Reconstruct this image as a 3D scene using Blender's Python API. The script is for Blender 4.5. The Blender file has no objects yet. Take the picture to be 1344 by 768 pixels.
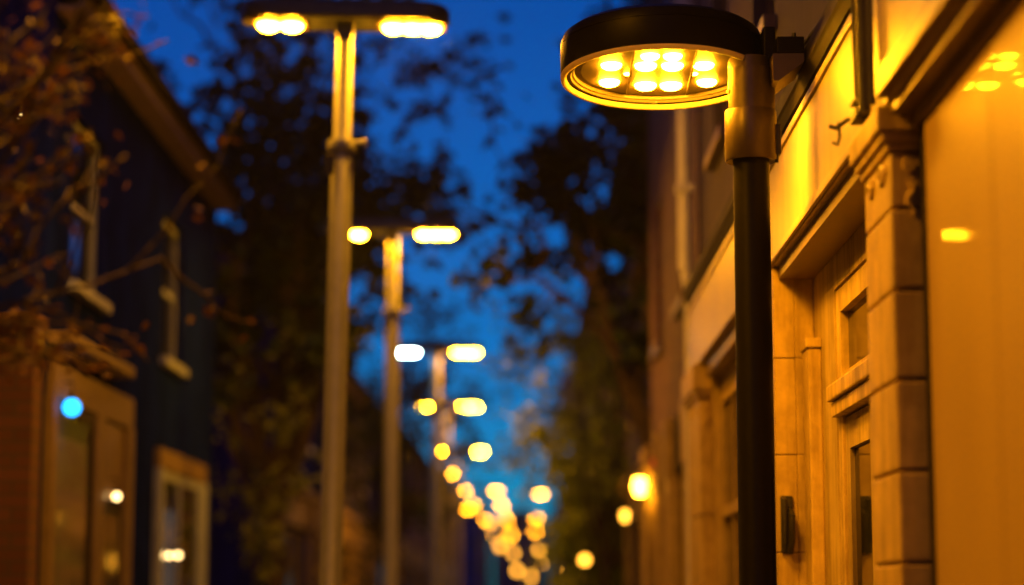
import bpy, bmesh, math, random
from mathutils import Vector, Matrix
R = math.radians
C = bpy.context.scene.collection
scene = bpy.context.scene
random.seed(11)

# ------------------------------------------------------------ camera, world, exposure
cam_d = bpy.data.cameras.new('camera'); cam = bpy.data.objects.new('camera', cam_d); C.objects.link(cam)
scene.camera = cam
cam.location = (0, 0, 1.6)
PITCH, YAW = 0.14399642, 0.00636195
cam.rotation_euler = (math.pi/2 + PITCH, 0, YAW)
cam_d.sensor_width = 36; cam_d.lens = 75.0
cam_d.clip_start = 0.05; cam_d.clip_end = 2000
cam_d.dof.use_dof = True
cam_d.dof.focus_distance = 7.80
cam_d.dof.aperture_fstop = 1.0

w = bpy.data.worlds.new("World"); scene.world = w; w.use_nodes = True
wn, wl = w.node_tree.nodes, w.node_tree.links
wn.clear()
sky = wn.new('ShaderNodeTexSky'); sky.sky_type = 'NISHITA'; sky.sun_disc = False
sky.sun_elevation = R(4.0); sky.sun_rotation = R(0); sky.ozone_density = 6.0; sky.air_density = 1.0; sky.dust_density = 0.3
tint = wn.new('ShaderNodeMix'); tint.data_type = 'RGBA'; tint.blend_type = 'MULTIPLY'; tint.inputs[0].default_value = 1
tint.inputs[7].default_value = (0.000, 0.56, 1.30, 1)          # dusk white balance of the photograph
bg = wn.new('ShaderNodeBackground'); bg.inputs['Strength'].default_value = 0.088
wo = wn.new('ShaderNodeOutputWorld')
wl.new(sky.outputs[0], tint.inputs[6]); wl.new(tint.outputs[2], bg.inputs['Color']); wl.new(bg.outputs[0], wo.inputs['Surface'])

sd = bpy.data.lights.new('sun', 'SUN'); sd.energy = 0.012; sd.angle = R(25); sd.color = (0.5, 0.65, 1.0)   # last light of dusk
sun = bpy.data.objects.new('sun', sd); C.objects.link(sun); sun.rotation_euler = (R(70), 0, R(0)); sun.location = (0, -5, 20)

scene.view_settings.view_transform = 'Standard'; scene.view_settings.look = 'None'
scene.view_settings.gamma = 1; scene.view_settings.exposure = 0; scene.view_settings.use_curve_mapping = False
scene.render.engine = 'CYCLES'
cy = scene.cycles
cy.use_denoising = True; cy.max_bounces = 6; cy.diffuse_bounces = 3; cy.glossy_bounces = 3; cy.transmission_bounces = 4
cy.transparent_max_bounces = 8; cy.volume_bounces = 0; cy.use_adaptive_sampling = False; cy.sample_clamp_indirect = 3.0
cy.caustics_reflective = False; cy.caustics_refractive = False; cy.use_light_tree = True

LED_COL = (1.0, 0.36, 0.006)
LED_NEAR, LED_ROW = 400.0, 760.0
HAZE = 0.0004

# ------------------------------------------------------------ materials
def pmat(name, col, rough=0.6, metal=0.0, var=0.25, scale=6.0, bump=0.15, bscale=60.0, coat=0.0, spec=0.5, stain=None, streak=0.0):
    """principled surface whose colour and roughness wander with two noises"""
    m = bpy.data.materials.new(name); m.use_nodes = True
    n, l = m.node_tree.nodes, m.node_tree.links
    b = n['Principled BSDF']
    tc = n.new('ShaderNodeTexCoord')
    nz = n.new('ShaderNodeTexNoise'); nz.inputs['Scale'].default_value = scale; nz.inputs['Detail'].default_value = 6; nz.inputs['Roughness'].default_value = 0.65
    l.new(tc.outputs['Object'], nz.inputs['Vector'])
    rp = n.new('ShaderNodeValToRGB')
    lo = [c*(1-var) for c in col]; hi = [min(1, c*(1+var)) for c in col]
    if stain: lo = list(stain)
    rp.color_ramp.elements[0].position = 0.3; rp.color_ramp.elements[0].color = (*lo, 1)
    rp.color_ramp.elements[1].position = 0.7; rp.color_ramp.elements[1].color = (*hi, 1)
    l.new(nz.outputs['Fac'], rp.inputs['Fac']); out = rp.outputs['Color']
    if streak:     # rain streaks and grime running down the surface, plus fine specks
        mp = n.new('ShaderNodeMapping'); mp.inputs['Scale'].default_value = (11, 11, 0.9); l.new(tc.outputs['Object'], mp.inputs['Vector'])
        n3 = n.new('ShaderNodeTexNoise'); n3.inputs['Scale'].default_value = 1.0; n3.inputs['Detail'].default_value = 8; n3.inputs['Roughness'].default_value = 0.7; l.new(mp.outputs[0], n3.inputs['Vector'])
        r3 = n.new('ShaderNodeValToRGB'); r3.color_ramp.elements[0].position = 0.38; r3.color_ramp.elements[0].color = (1-streak, 1-streak*1.05, 1-streak*1.15, 1); r3.color_ramp.elements[1].position = 0.56; r3.color_ramp.elements[1].color = (1, 1, 1, 1)
        l.new(n3.outputs['Fac'], r3.inputs['Fac'])
        mx = n.new('ShaderNodeMix'); mx.data_type = 'RGBA'; mx.blend_type = 'MULTIPLY'; mx.inputs[0].default_value = 1
        l.new(out, mx.inputs[6]); l.new(r3.outputs['Color'], mx.inputs[7]); out = mx.outputs[2]
    l.new(out, b.inputs['Base Color'])
    mr = n.new('ShaderNodeMapRange'); mr.inputs['To Min'].default_value = max(0.02, rough-0.12*rough*2); mr.inputs['To Max'].default_value = min(1, rough*1.2)
    l.new(nz.outputs['Fac'], mr.inputs['Value']); l.new(mr.outputs['Result'], b.inputs['Roughness'])
    b.inputs['Metallic'].default_value = metal; b.inputs['Coat Weight'].default_value = coat; b.inputs['Specular IOR Level'].default_value = spec; b.inputs['Coat IOR'].default_value = 1.35
    if bump:
        n2 = n.new('ShaderNodeTexNoise'); n2.inputs['Scale'].default_value = bscale; n2.inputs['Detail'].default_value = 4
        l.new(tc.outputs['Object'], n2.inputs['Vector'])
        bp = n.new('ShaderNodeBump'); bp.inputs['Strength'].default_value = bump; bp.inputs['Distance'].default_value = 0.01
        l.new(n2.outputs['Fac'], bp.inputs['Height']); l.new(bp.outputs['Normal'], b.inputs['Normal'])
    return m

def brickmat(name, c1, c2, mortar, side_scale=1.0):
    m = bpy.data.materials.new(name); m.use_nodes = True
    n, l = m.node_tree.nodes, m.node_tree.links; b = n['Principled BSDF']
    tc = n.new('ShaderNodeTexCoord'); sp = n.new('ShaderNodeSeparateXYZ'); cb = n.new('ShaderNodeCombineXYZ'); ad = n.new('ShaderNodeMath')
    l.new(tc.outputs['Object'], sp.inputs[0]); l.new(sp.outputs['X'], ad.inputs[0]); l.new(sp.outputs['Y'], ad.inputs[1])
    l.new(ad.outputs[0], cb.inputs['X']); l.new(sp.outputs['Z'], cb.inputs['Y'])
    br = n.new('ShaderNodeTexBrick'); br.inputs['Scale'].default_value = 1.0; br.inputs['Brick Width'].default_value = 0.22*side_scale
    br.inputs['Row Height'].default_value = 0.075*side_scale; br.inputs['Mortar Size'].default_value = 0.006
    br.inputs['Color1'].default_value = (*c1, 1); br.inputs['Color2'].default_value = (*c2, 1); br.inputs['Mortar'].default_value = (*mortar, 1)
    l.new(cb.outputs[0], br.inputs['Vector'])
    nz = n.new('ShaderNodeTexNoise'); nz.inputs['Scale'].default_value = 2.2; nz.inputs['Detail'].default_value = 6
    l.new(tc.outputs['Object'], nz.inputs['Vector'])
    mx = n.new('ShaderNodeMix'); mx.data_type = 'RGBA'; mx.blend_type = 'MULTIPLY'; mx.inputs[0].default_value = 0.5
    l.new(br.outputs['Color'], mx.inputs[6]); l.new(nz.outputs['Color'], mx.inputs[7]); l.new(mx.outputs[2], b.inputs['Base Color'])
    b.inputs['Roughness'].default_value = 0.85
    bp = n.new('ShaderNodeBump'); bp.inputs['Strength'].default_value = 0.5; bp.inputs['Distance'].default_value = 0.006; bp.invert = True
    l.new(br.outputs['Fac'], bp.inputs['Height']); l.new(bp.outputs['Normal'], b.inputs['Normal'])
    return m

def emit(name, col, strength):
    m = bpy.data.materials.new(name); m.use_nodes = True
    n, l = m.node_tree.nodes, m.node_tree.links; n.clear()
    e = n.new('ShaderNodeEmission'); e.inputs[0].default_value = (*col, 1); e.inputs[1].default_value = strength
    o = n.new('ShaderNodeOutputMaterial'); l.new(e.outputs[0], o.inputs[0])
    return m

def leafmat(name, c1, c2):
    m = bpy.data.materials.new(name); m.use_nodes = True
    n, l = m.node_tree.nodes, m.node_tree.links; n.clear()
    geo = n.new('ShaderNodeNewGeometry'); rp = n.new('ShaderNodeValToRGB')
    rp.color_ramp.elements[0].color = (*c1, 1); rp.color_ramp.elements[1].color = (*c2, 1)
    l.new(geo.outputs['Random Per Island'], rp.inputs['Fac'])
    d = n.new('ShaderNodeBsdfPrincipled'); d.inputs['Roughness'].default_value = 0.5
    t = n.new('ShaderNodeBsdfTranslucent'); mx = n.new('ShaderNodeMixShader'); mx.inputs[0].default_value = 0.35
    l.new(rp.outputs['Color'], d.inputs['Base Color']); l.new(rp.outputs['Color'], t.inputs[0])
    l.new(d.outputs[0], mx.inputs[1]); l.new(t.outputs[0], mx.inputs[2])
    o = n.new('ShaderNodeOutputMaterial'); l.new(mx.outputs[0], o.inputs[0])
    return m

def glassmat(name, tintc=(0.97, 0.98, 1), clear=0.95):
    m = bpy.data.materials.new(name); m.use_nodes = True
    n, l = m.node_tree.nodes, m.node_tree.links; n.clear()
    tr = n.new('ShaderNodeBsdfTransparent'); tr.inputs[0].default_value = (*[c*clear for c in tintc], 1)
    gl = n.new('ShaderNodeBsdfGlossy'); gl.inputs['Roughness'].default_value = 0.04
    fr = n.new('ShaderNodeFresnel'); ge = n.new('ShaderNodeNewGeometry'); mi = n.new('ShaderNodeMapRange')
    mi.inputs['To Min'].default_value = 1.4; mi.inputs['To Max'].default_value = 1/1.4; l.new(ge.outputs['Backfacing'], mi.inputs['Value']); l.new(mi.outputs[0], fr.inputs[0])
    mx = n.new('ShaderNodeMixShader'); l.new(fr.outputs[0], mx.inputs[0]); l.new(tr.outputs[0], mx.inputs[1]); l.new(gl.outputs[0], mx.inputs[2])
    o = n.new('ShaderNodeOutputMaterial'); l.new(mx.outputs[0], o.inputs[0])
    return m

M = dict(
    cream=pmat('cream_stone', (0.62, 0.46, 0.13), 0.50, spec=0.14, streak=0.35, var=0.14, scale=9, bump=0.12, bscale=45, stain=(0.46, 0.33, 0.09)),
    render=pmat('cream_render', (0.60, 0.46, 0.14), 0.6, spec=0.12, streak=0.4, var=0.12, scale=3, bump=0.15, bscale=120, stain=(0.42, 0.31, 0.10)),
    sign=pmat('painted_fascia', (0.52, 0.42, 0.20), 0.42, var=0.10, scale=2.5, bump=0.05, bscale=25, spec=0.25, streak=0.10),
    panel=pmat('polished_panel', (0.46, 0.32, 0.08), 0.5, var=0.05, scale=1.6, bump=0.0, bscale=3.0, coat=0.04, spec=0.1, streak=0.0),
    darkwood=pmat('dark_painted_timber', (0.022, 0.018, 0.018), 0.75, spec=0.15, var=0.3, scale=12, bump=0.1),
    brownwood=pmat('brown_painted_timber', (0.16, 0.10, 0.06), 0.45, var=0.25, scale=10, bump=0.1),
    navy=pmat('navy_render', (0.005, 0.014, 0.24), 0.95, spec=0.0, streak=0.4, var=0.35, scale=2.2, bump=0.3, bscale=70),
    plum=pmat('plum_render', (0.09, 0.075, 0.11), 0.85, spec=0.12, var=0.25, scale=2.5, bump=0.25, bscale=70),
    slate=pmat('slate_roof', (0.035, 0.037, 0.040), 0.7, var=0.4, scale=14, bump=0.5, bscale=20),
    fasciab=pmat('weathered_board', (0.33, 0.25, 0.20), 0.6, var=0.3, scale=8, bump=0.2),
    ltrim=pmat('ochre_left_trim', (0.20, 0.15, 0.10), 0.6, var=0.15, scale=8, bump=0.1, spec=0.1),
    bluejoin=pmat('blue_grey_joinery', (0.30, 0.36, 0.58), 0.6, var=0.12, scale=8, bump=0.05, spec=0.1),
    white=pmat('white_joinery', (0.62, 0.62, 0.64), 0.45, var=0.12, scale=10, bump=0.05),
    mauve=pmat('mauve_curtain', (0.30, 0.27, 0.38), 0.8, var=0.25, scale=5, bump=0.3, bscale=12),
    pane=pmat('dark_window_glass', (0.012, 0.014, 0.02), 0.06, var=0.2, scale=3, bump=0.02, bscale=4),
    glass=glassmat('shop_glass'),
    metal=pmat('dark_lamp_paint', (0.006, 0.005, 0.005), 0.42, metal=0.0, var=0.15, scale=30, bump=0.03, bscale=260, spec=0.1),
    sleeve=pmat('bronze_lamp_paint', (0.07, 0.05, 0.032), 0.36, metal=0.3, var=0.12, scale=30, bump=0.03, bscale=260),
    reflector=pmat('lamp_reflector', (0.085, 0.065, 0.040), 0.45, var=0.08, scale=20, bump=0.02),
    galv=pmat('galvanised_pole', (0.20, 0.21, 0.27), 0.42, metal=0.3, var=0.08, scale=14, bump=0.06, bscale=90),
    headcol=pmat('dark_lamp_head', (0.035, 0.042, 0.06), 0.42, var=0.2, scale=18, bump=0.04),
    iron=pmat('black_iron', (0.02, 0.018, 0.017), 0.5, var=0.3, scale=25, bump=0.3, bscale=120),
    bark=pmat('bark', (0.055, 0.036, 0.025), 0.9, var=0.5, scale=14, bump=0.9, bscale=28),
    asphalt=pmat('asphalt', (0.05, 0.05, 0.052), 0.75, var=0.3, scale=3, bump=0.5, bscale=150),
    pave=brickmat('paving', (0.22, 0.20, 0.18), (0.27, 0.25, 0.22), (0.08, 0.08, 0.08), 2.2),
    kerb=pmat('kerb_stone', (0.30, 0.29, 0.28), 0.8, var=0.2, scale=10, bump=0.4, bscale=90),
    brick=brickmat('brown_brick', (0.20, 0.10, 0.065), (0.27, 0.15, 0.10), (0.24, 0.22, 0.20)),
    terracotta=brickmat('red_brick', (0.10, 0.035, 0.018), (0.14, 0.05, 0.028), (0.06, 0.045, 0.035)),
    leaf=leafmat('green_leaf', (0.010, 0.024, 0.006), (0.035, 0.065, 0.012)),
    leafy=leafmat('yellow_green_leaf', (0.22, 0.29, 0.02), (0.42, 0.52, 0.05)),
    leafd=leafmat('dim_yellow_leaf', (0.10, 0.13, 0.01), (0.26, 0.30, 0.03)),
    leafo=leafmat('autumn_leaf', (0.05, 0.022, 0.006), (0.12, 0.055, 0.014)),
    led=emit('led_light', LED_COL, LED_NEAR), ledrow=emit('row_led_light', LED_COL, LED_ROW),
    ledwhite=emit('cool_led_light', (0.60, 0.85, 0.80), 110.0),
    lantern=emit('lantern_light', (1.0, 0.40, 0.02), 70.0),
    bulb=emit('warm_bulb', (1.0, 0.62, 0.22), 9.0),
    blue=emit('blue_light', (0.015, 0.36, 1.0), 5.0),
    red=emit('red_light', (1.0, 0.02, 0.015), 1.2),
    globe=emit('globe_glow', (1.0, 0.40, 0.03), 9.0),
    lit=emit('lit_blind', (0.55, 0.50, 0.42), 0.20),
    cloth=pmat('pale_banner_cloth', (0.55, 0.60, 0.68), 0.8, var=0.08, scale=6, bump=0.2, bscale=14),
)
def translucent_ring():
    m = bpy.data.materials.new('diffuser_ring'); m.use_nodes = True
    n, l = m.node_tree.nodes, m.node_tree.links; n.clear()
    a = n.new('ShaderNodeBsdfPrincipled'); a.inputs['Base Color'].default_value = (0.7, 0.62, 0.5, 1); a.inputs['Roughness'].default_value = 0.3
    t = n.new('ShaderNodeBsdfTranslucent'); t.inputs[0].default_value = (0.75, 0.66, 0.5, 1)
    nz = n.new('ShaderNodeTexNoise'); nz.inputs['Scale'].default_value = 30
    mr = n.new('ShaderNodeMapRange'); mr.inputs['To Min'].default_value = 0.4; mr.inputs['To Max'].default_value = 0.6
    x = n.new('ShaderNodeMixShader'); l.new(nz.outputs['Fac'], mr.inputs['Value']); l.new(mr.outputs[0], x.inputs[0])
    l.new(a.outputs[0], x.inputs[1]); l.new(t.outputs[0], x.inputs[2])
    o = n.new('ShaderNodeOutputMaterial'); l.new(x.outputs[0], o.inputs[0]); return m
M['ledfar'] = emit('far_led_light', LED_COL, 95.0)
M['ledfill'] = emit('fill_led_light', LED_COL, 1700.0)  # for the added lamp that brightens the right facade
M['ring'] = translucent_ring()

# ------------------------------------------------------------ helpers
def tag(o, label=None, cat=None, group=None, kind=None):
    if label: o['label'] = label
    if cat: o['category'] = cat
    if group: o['group'] = group
    if kind: o['kind'] = kind
    return o
def empty(name, loc=(0, 0, 0), rz=0):
    o = bpy.data.objects.new(name, None); C.objects.link(o); o.location = loc; o.rotation_euler = (0, 0, rz); o.empty_display_size = 0.2
    return o
class MB:
    """collects shapes; build() links them as one mesh object. f maps local to world"""
    def __init__(s, f=None): s.bm = bmesh.new(); s.f = f or (lambda p: p)
    def faces(s, vs, fs):
        v = [s.bm.verts.new(s.f(Vector(p))) for p in vs]
        for f in fs: s.bm.faces.new([v[i] for i in f])
    def box(s, x0, x1, y0, y1, z0, z1, bev=0.0):
        if bev <= 0:
            s.faces([(x, y, z) for x in (x0, x1) for y in (y0, y1) for z in (z0, z1)],
                    [(0, 1, 3, 2), (4, 6, 7, 5), (0, 4, 5, 1), (2, 3, 7, 6), (0, 2, 6, 4), (1, 5, 7, 3)])
        else:
            t = bmesh.new()
            v = [t.verts.new((x, y, z)) for x in (x0, x1) for y in (y0, y1) for z in (z0, z1)]
            for f in [(0, 1, 3, 2), (4, 6, 7, 5), (0, 4, 5, 1), (2, 3, 7, 6), (0, 2, 6, 4), (1, 5, 7, 3)]: t.faces.new([v[i] for i in f])
            bmesh.ops.bevel(t, geom=t.edges[:], offset=bev, segments=2, profile=0.6, affect='EDGES')
            t.verts.index_update()
            s.faces([q.co.copy() for q in t.verts], [[q.index for q in f.verts] for f in t.faces]); t.free()
    def prism(s, outline, axis, a0, a1):
        """outline of 2D points extruded along axis 0/1/2 from a0 to a1"""
        def P(p, a):
            q = list(p); q.insert(axis, a); return q
        n = len(outline)
        s.faces([P(p, a0) for p in outline] + [P(p, a1) for p in outline],
                [tuple(range(n)), tuple(range(n, 2*n))] + [(i, (i+1) % n, n+(i+1) % n, n+i) for i in range(n)])
    def tube(s, pts, rad, n=10, cap=True):
        pts = [Vector(p) for p in pts]
        if not isinstance(rad, (list, tuple)): rad = [rad]*len(pts)
        rings = []; up = None
        for i, p in enumerate(pts):
            d = (pts[min(i+1, len(pts)-1)] - pts[max(i-1, 0)]).normalized()
            if up is None: up = d.orthogonal().normalized()
            else:
                up = (up - d*up.dot(d))
                up = up.normalized() if up.length > 1e-5 else d.orthogonal().normalized()
            q = d.cross(up)
            rings.append([s.bm.verts.new(s.f(p + (up*math.cos(2*math.pi*k/n) + q*math.sin(2*math.pi*k/n))*rad[i])) for k in range(n)])
        for a, b in zip(rings, rings[1:]):
            for k in range(n): s.bm.faces.new((a[k], a[(k+1) % n], b[(k+1) % n], b[k]))
        if cap:
            s.bm.faces.new(rings[0][::-1]); s.bm.faces.new(rings[-1])
    def lathe(s, prof, c=(0, 0, 0), n=48, ax=(0, 0, 1), closed=False):
        """profile of (r, h) turned round ax through c"""
        c = Vector(c); ax = Vector(ax).normalized(); u = ax.orthogonal().normalized(); v = ax.cross(u)
        rings = []
        for r, h in prof:
            if r < 1e-6: rings.append([s.bm.verts.new(s.f(c + ax*h))])
            else: rings.append([s.bm.verts.new(s.f(c + ax*h + (u*math.cos(2*math.pi*k/n) + v*math.sin(2*math.pi*k/n))*r)) for k in range(n)])
        pairs = list(zip(rings, rings[1:]))
        if closed: pairs.append((rings[-1], rings[0]))
        for a, b in pairs:
            for k in range(n):
                q = [a[k % len(a)], a[(k+1) % len(a)], b[(k+1) % len(b)], b[k % len(b)]]
                u2 = []
                for x in q:
                    if x not in u2: u2.append(x)
                if len(u2) > 2: s.bm.faces.new(u2)
    def build(s, name, mat, parent=None, smooth=False, loc=None, angle=40):
        bmesh.ops.recalc_face_normals(s.bm, faces=s.bm.faces[:])
        me = bpy.data.meshes.new(name); s.bm.to_mesh(me); s.bm.free()
        if smooth:
            me.polygons.foreach_set('use_smooth', [True]*len(me.polygons))
            try: me.set_sharp_from_angle(angle=R(angle))
            except Exception: pass
        me.materials.append(mat)
        o = bpy.data.objects.new(name, me); C.objects.link(o)
        if parent: o.parent = parent
        if loc: o.location = loc
        return o
def copy_tree(o, parent=None):
    c = o.copy(); C.objects.link(c); c.parent = parent
    for ch in list(o.children): copy_tree(ch, c)
    return c

# ------------------------------------------------------------ the setting
b = MB(); b.box(-400, 400, -60, 700, -0.3, 0.0); tag(b.build('ground', M['asphalt']), kind='structure')
b = MB(); b.box(-1.0, 0.25, -8, 400, 0.003, 0.012); tag(b.build('road', M['asphalt']), kind='structure')
b = MB(); b.box(-3.4, -1.12, -8, 400, 0.002, 0.10); b.box(0.37, 1.6, -8, 400, 0.002, 0.10); tag(b.build('pavement', M['pave']), kind='structure')
b = MB()
for x0, x1 in ((-1.12, -1.0), (0.25, 0.37)):
    y = -8
    while y < 120: b.box(x0+0.001, x1-0.001, y, y+0.995, 0.002, 0.113, 0.008); y += 1.0
tag(b.build('kerb', M['kerb']), kind='structure')

# ------------------------------------------------------------ foreground disc lamp
DC = Vector((0.504, 7.70, 3.525))
TILT = Matrix.Rotation(R(-4.0), 4, 'X')
lamp = empty('disc_street_lamp', (0.812, 7.53, 0.10))
tag(lamp, 'dark street lamp with a big round drum head, in sharp focus beside the cream shopfront', 'street lamp')
def dl(p):        # drum local -> lamp local, drum tilted a little
    return (TILT @ p) + DC - Vector(lamp.location)
def ll(p): return p - Vector(lamp.location)
PX, PY = 0.812, 7.53
m = MB(ll); m.lathe([(0, 0.10), (0.12, 0.10), (0.12, 0.13), (0.085, 0.15), (0.083, 0.9), (0.066, 0.95), (0.065, 3.30), (0, 3.30)], (PX, PY, 0), 48)
m.build('pole', M['metal'], lamp, True)
m = MB(ll)   # sleeve: wide lower collar, narrower upper body standing into the drum
m.lathe([(0.067, 3.172), (0.089, 3.166), (0.0935, 3.172), (0.0935, 3.345), (0.0905, 3.352), (0.078, 3.352), (0.078, 3.535), (0.074, 3.545), (0.067, 3.545)], (PX, PY, 0), 64, closed=True)
m.lathe([(0.067, 3.20), (0.0790, 3.20), (0.0790, 3.30), (0.067, 3.30)], (PX, PY, 0), 32, closed=True)
sl = m.build('sleeve', M['sleeve'], lamp, True)
# the sleeve's raised front half-shell with its keyhole edge
m = MB(ll)
arc = [R(a) for a in range(-118, 62, 6)]
pr_ = [(PX + math.sin(a)*0.0925, PY - math.cos(a)*0.0925) for a in arc]
pi_ = [(PX + math.sin(a)*0.079, PY - math.cos(a)*0.079) for a in arc]
arc2 = [R(a) for a in range(-62, 76, 6)]
m.prism([(PX + math.sin(a)*0.0915, PY - math.cos(a)*0.0915) for a in arc2] + [(PX + math.sin(a)*0.0775, PY - math.cos(a)*0.0775) for a in reversed(arc2)], 2, 3.348, 3.50)
m.build('cover_plate', M['sleeve'], lamp, True)
m = MB(ll); m.lathe([(0, 0), (0.009, 0), (0.009, 0.006), (0.004, 0.007), (0, 0.004)], (PX-0.088*math.sin(R(63)), PY-0.088*math.cos(R(63)), 3.415), 16, ax=(-0.9, -0.45, 0))
m.build('bolt', M['iron'], sl, True)
m = MB(ll); m.box(PX+0.075, PX+0.106, PY-0.03, PY+0.03, 3.19, 3.30, 0.004); m.tube([(PX+0.09, PY-0.02, 3.20), (PX+0.09, PY-0.02, 3.16)], 0.007, 8)
m.build('clamp', M['iron'], sl, True)
# drum
m = MB(dl)
m.lathe([(0, 0.168), (0.30, 0.166), (0.345, 0.158), (0.366, 0.142), (0.373, 0.120), (0.3735, 0.108), (0.3705, 0.107), (0.3705, 0.104), (0.3740, 0.103), (0.374, 0.006), (0.371, 0.000), (0.352, 0.000), (0.349, 0.006), (0.345, 0.030), (0, 0.034)], n=128)
hs = m.build('housing', M['metal'], lamp, True, angle=30)
m = MB(dl); m.lathe([(0.374, -0.001), (0.372, -0.014), (0.366, -0.019), (0.356, -0.016), (0.351, -0.001)], n=128, closed=True)
m.build('diffuser_ring', M['ring'], lamp, True, angle=60)
m = MB(dl)   # stepped reflector plate inside the rim
m.lathe([(0.349, 0.006), (0.336, 0.002), (0.333, 0.010), (0.325, 0.012), (0.322, 0.024), (0.300, 0.027), (0.297, 0.020), (0, 0.020), (0, 0.030), (0.349, 0.030)], n=96)
m.box(-0.118, -0.110, -0.28, 0.28, 0.013, 0.0215); m.box(0.110, 0.118, -0.28, 0.28, 0.013, 0.0215)
rf = m.build('reflector_plate', M['reflector'], lamp, True, angle=25)
leds = [(-0.188, 0.125, .040), (-0.188, -0.075, .040), (0.178, 0.125, .039), (0.150, -0.075, .040),
        (-0.050, 0.165, .043), (0.046, 0.165, .043), (-0.062, -0.070, .042), (0.036, -0.070, .042), (-0.052, -0.178, .036), (0.030, -0.178, .036), (-0.125, 0.03, .014), (0.125, 0.03, .014)]
for k in range(6):
    a_ = R(30+60*k); m = MB(dl); m.lathe([(0.007, 0.0075), (0.007, 0.003), (0.004, 0.002), (0, 0.004)], (0.341*math.cos(a_), 0.341*math.sin(a_), 0), 10); m.build('screw', M['galv'], rf, True)
for x, y, r in leds:
    m = MB(dl); m.lathe([(r, 0.019), (r*0.93, 0.019-r*0.20), (r*0.70, 0.019-r*0.36), (r*0.36, 0.019-r*0.46), (0, 0.019-r*0.49)], (x, y, 0), 16)
    m.build('led', M['led'], lamp, True)
# cheeks + box arm on the right side of the drum, reaching toward the wall
m = MB(ll)
m.box(0.860, 0.905, 7.50, 7.74, 3.535, 3.66, 0.008)
m.box(0.895, 0.992, 7.38, 7.66, 3.530, 3.590, 0.004)
m.build('arm', M['metal'], lamp)
m = MB(ll); m.prism([(0.880, 3.430), (0.900, 3.430), (0.991, 3.500), (0.991, 3.529), (0.880, 3.529)], 1, 7.385, 7.655)
m.build('arm_gusset', M['sleeve'], lamp)
m = MB(ll); m.tube([(0.985, 7.50, 3.565), (1.01, 7.50, 3.60), (1.06, 7.47, 3.66), (1.15, 7.40, 3.74)], 0.008, 8); m.tube([(0.96, 7.42, 3.588), (0.96, 7.42, 3.612)], 0.008, 8)
m.build('stay_cable', M['iron'], lamp, True)

# ------------------------------------------------------------ double lamps along the kerb
def make_row_lamp(heads=2):
    root = empty('double_street_lamp' if heads == 2 else 'single_street_lamp')
    m = MB(); m.lathe([(0, 0), (0.11, 0), (0.11, 0.03), (0.085, 0.05), (0.085, 0.9), (0.062, 0.95), (0.061, 4.03), (0.052, 4.05), (0.049, 4.66), (0, 4.66)], n=32)
    m.build('pole', M['galv'], root, True)
    m = MB(); m.lathe([(0.055, 3.97), (0.078, 3.97), (0.082, 3.98), (0.082, 4.02), (0.078, 4.035), (0.055, 4.035)], n=32, closed=True)
    m.tube([(0.06, -0.02, 4.02), (0.125, -0.02, 4.02)], 0.016, 10); m.tube([(0.118, -0.02, 4.02), (0.134, -0.02, 4.02)], 0.026, 10)
    m.build('collar', M['galv'], root, True)
    m = MB(); m.box(-0.085, -0.035, -0.090, -0.055, 3.83, 3.94, 0.006); m.tube([(-0.045, -0.095, 3.885), (-0.045, -0.085, 3.885)], 0.014, 10)
    m.build('clamp', M['iron'], root)
    m = MB(); m.prism([(-0.035, 4.60), (0.035, 4.60), (0.055, 4.72), (-0.055, 4.72)], 1, -0.05, 0.05)
    m.build('mast_bracket', M['headcol'], root)
    x0 = -0.585 if heads == 2 else -0.10
    L = []
    for k in range(13): a = R(90 + 15*k); L.append((x0+0.16+0.16*math.cos(a), 0.17*math.sin(a)))
    for k in range(13): a = R(-90 + 15*k); L.append((0.585-0.16+0.16*math.cos(a), 0.17*math.sin(a)))
    m = MB()
    for (s0, za), (s1, zb) in zip([(0.93, 4.700), (1.0, 4.712), (1.0, 4.775)], [(1.0, 4.712), (1.0, 4.775), (0.90, 4.800)]):
        n = len(L); cx = (x0+0.585)/2
        A = [((x-cx)*(s0+(1-s0)*0.7)+cx, y*s0, za) for x, y in L]; B = [((x-cx)*(s1+(1-s1)*0.7)+cx, y*s1, zb) for x, y in L]
        fs = [(i, (i+1) % n, n+(i+1) % n, n+i) for i in range(n)]
        if za == 4.700: fs.append(tuple(range(n)))
        if zb == 4.800: fs.append(tuple(range(n, 2*n)))
        m.faces(A+B, fs)
    bmesh.ops.remove_doubles(m.bm, verts=m.bm.verts[:], dist=1e-5)
    m.build('head', M['headcol'], root, True)
    for xs in ([(-0.43, -0.30), (0.27, 0.375, 0.475)] if heads == 2 else [(0.25, 0.36, 0.47)]):
        m = MB(); m.box(min(xs)-0.085, max(xs)+0.085, -0.11, 0.11, 4.690, 4.6995, 0.002); pl = m.build('light_module', M['reflector'], root)
        for x in xs:
            m = MB(); r = 0.062
            m.lathe([(r, 4.690), (r*0.93, 4.690-r*0.24), (r*0.70, 4.690-r*0.44), (r*0.36, 4.690-r*0.56), (0, 4.690-r*0.60)], (x, 0, 0), 10)
            m.build('led', M['ledrow'], pl, True)
    return root
def dim(o):        # the distant lamps burn less brightly, with fewer lenses
    for pl in list(o.children):
        for l_ in list(pl.children):
            cx = sum(v.co.x for v in l_.data.vertices)/len(l_.data.vertices)
            if -0.35 < cx < -0.2 or 0.2 < cx < 0.3: bpy.data.objects.remove(l_); continue
            l_.material_slots[0].link = 'OBJECT'; l_.material_slots[0].material = M['ledfar']
GL = 'street lamps receding along the left kerb'
dbl = make_row_lamp(2)
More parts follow.
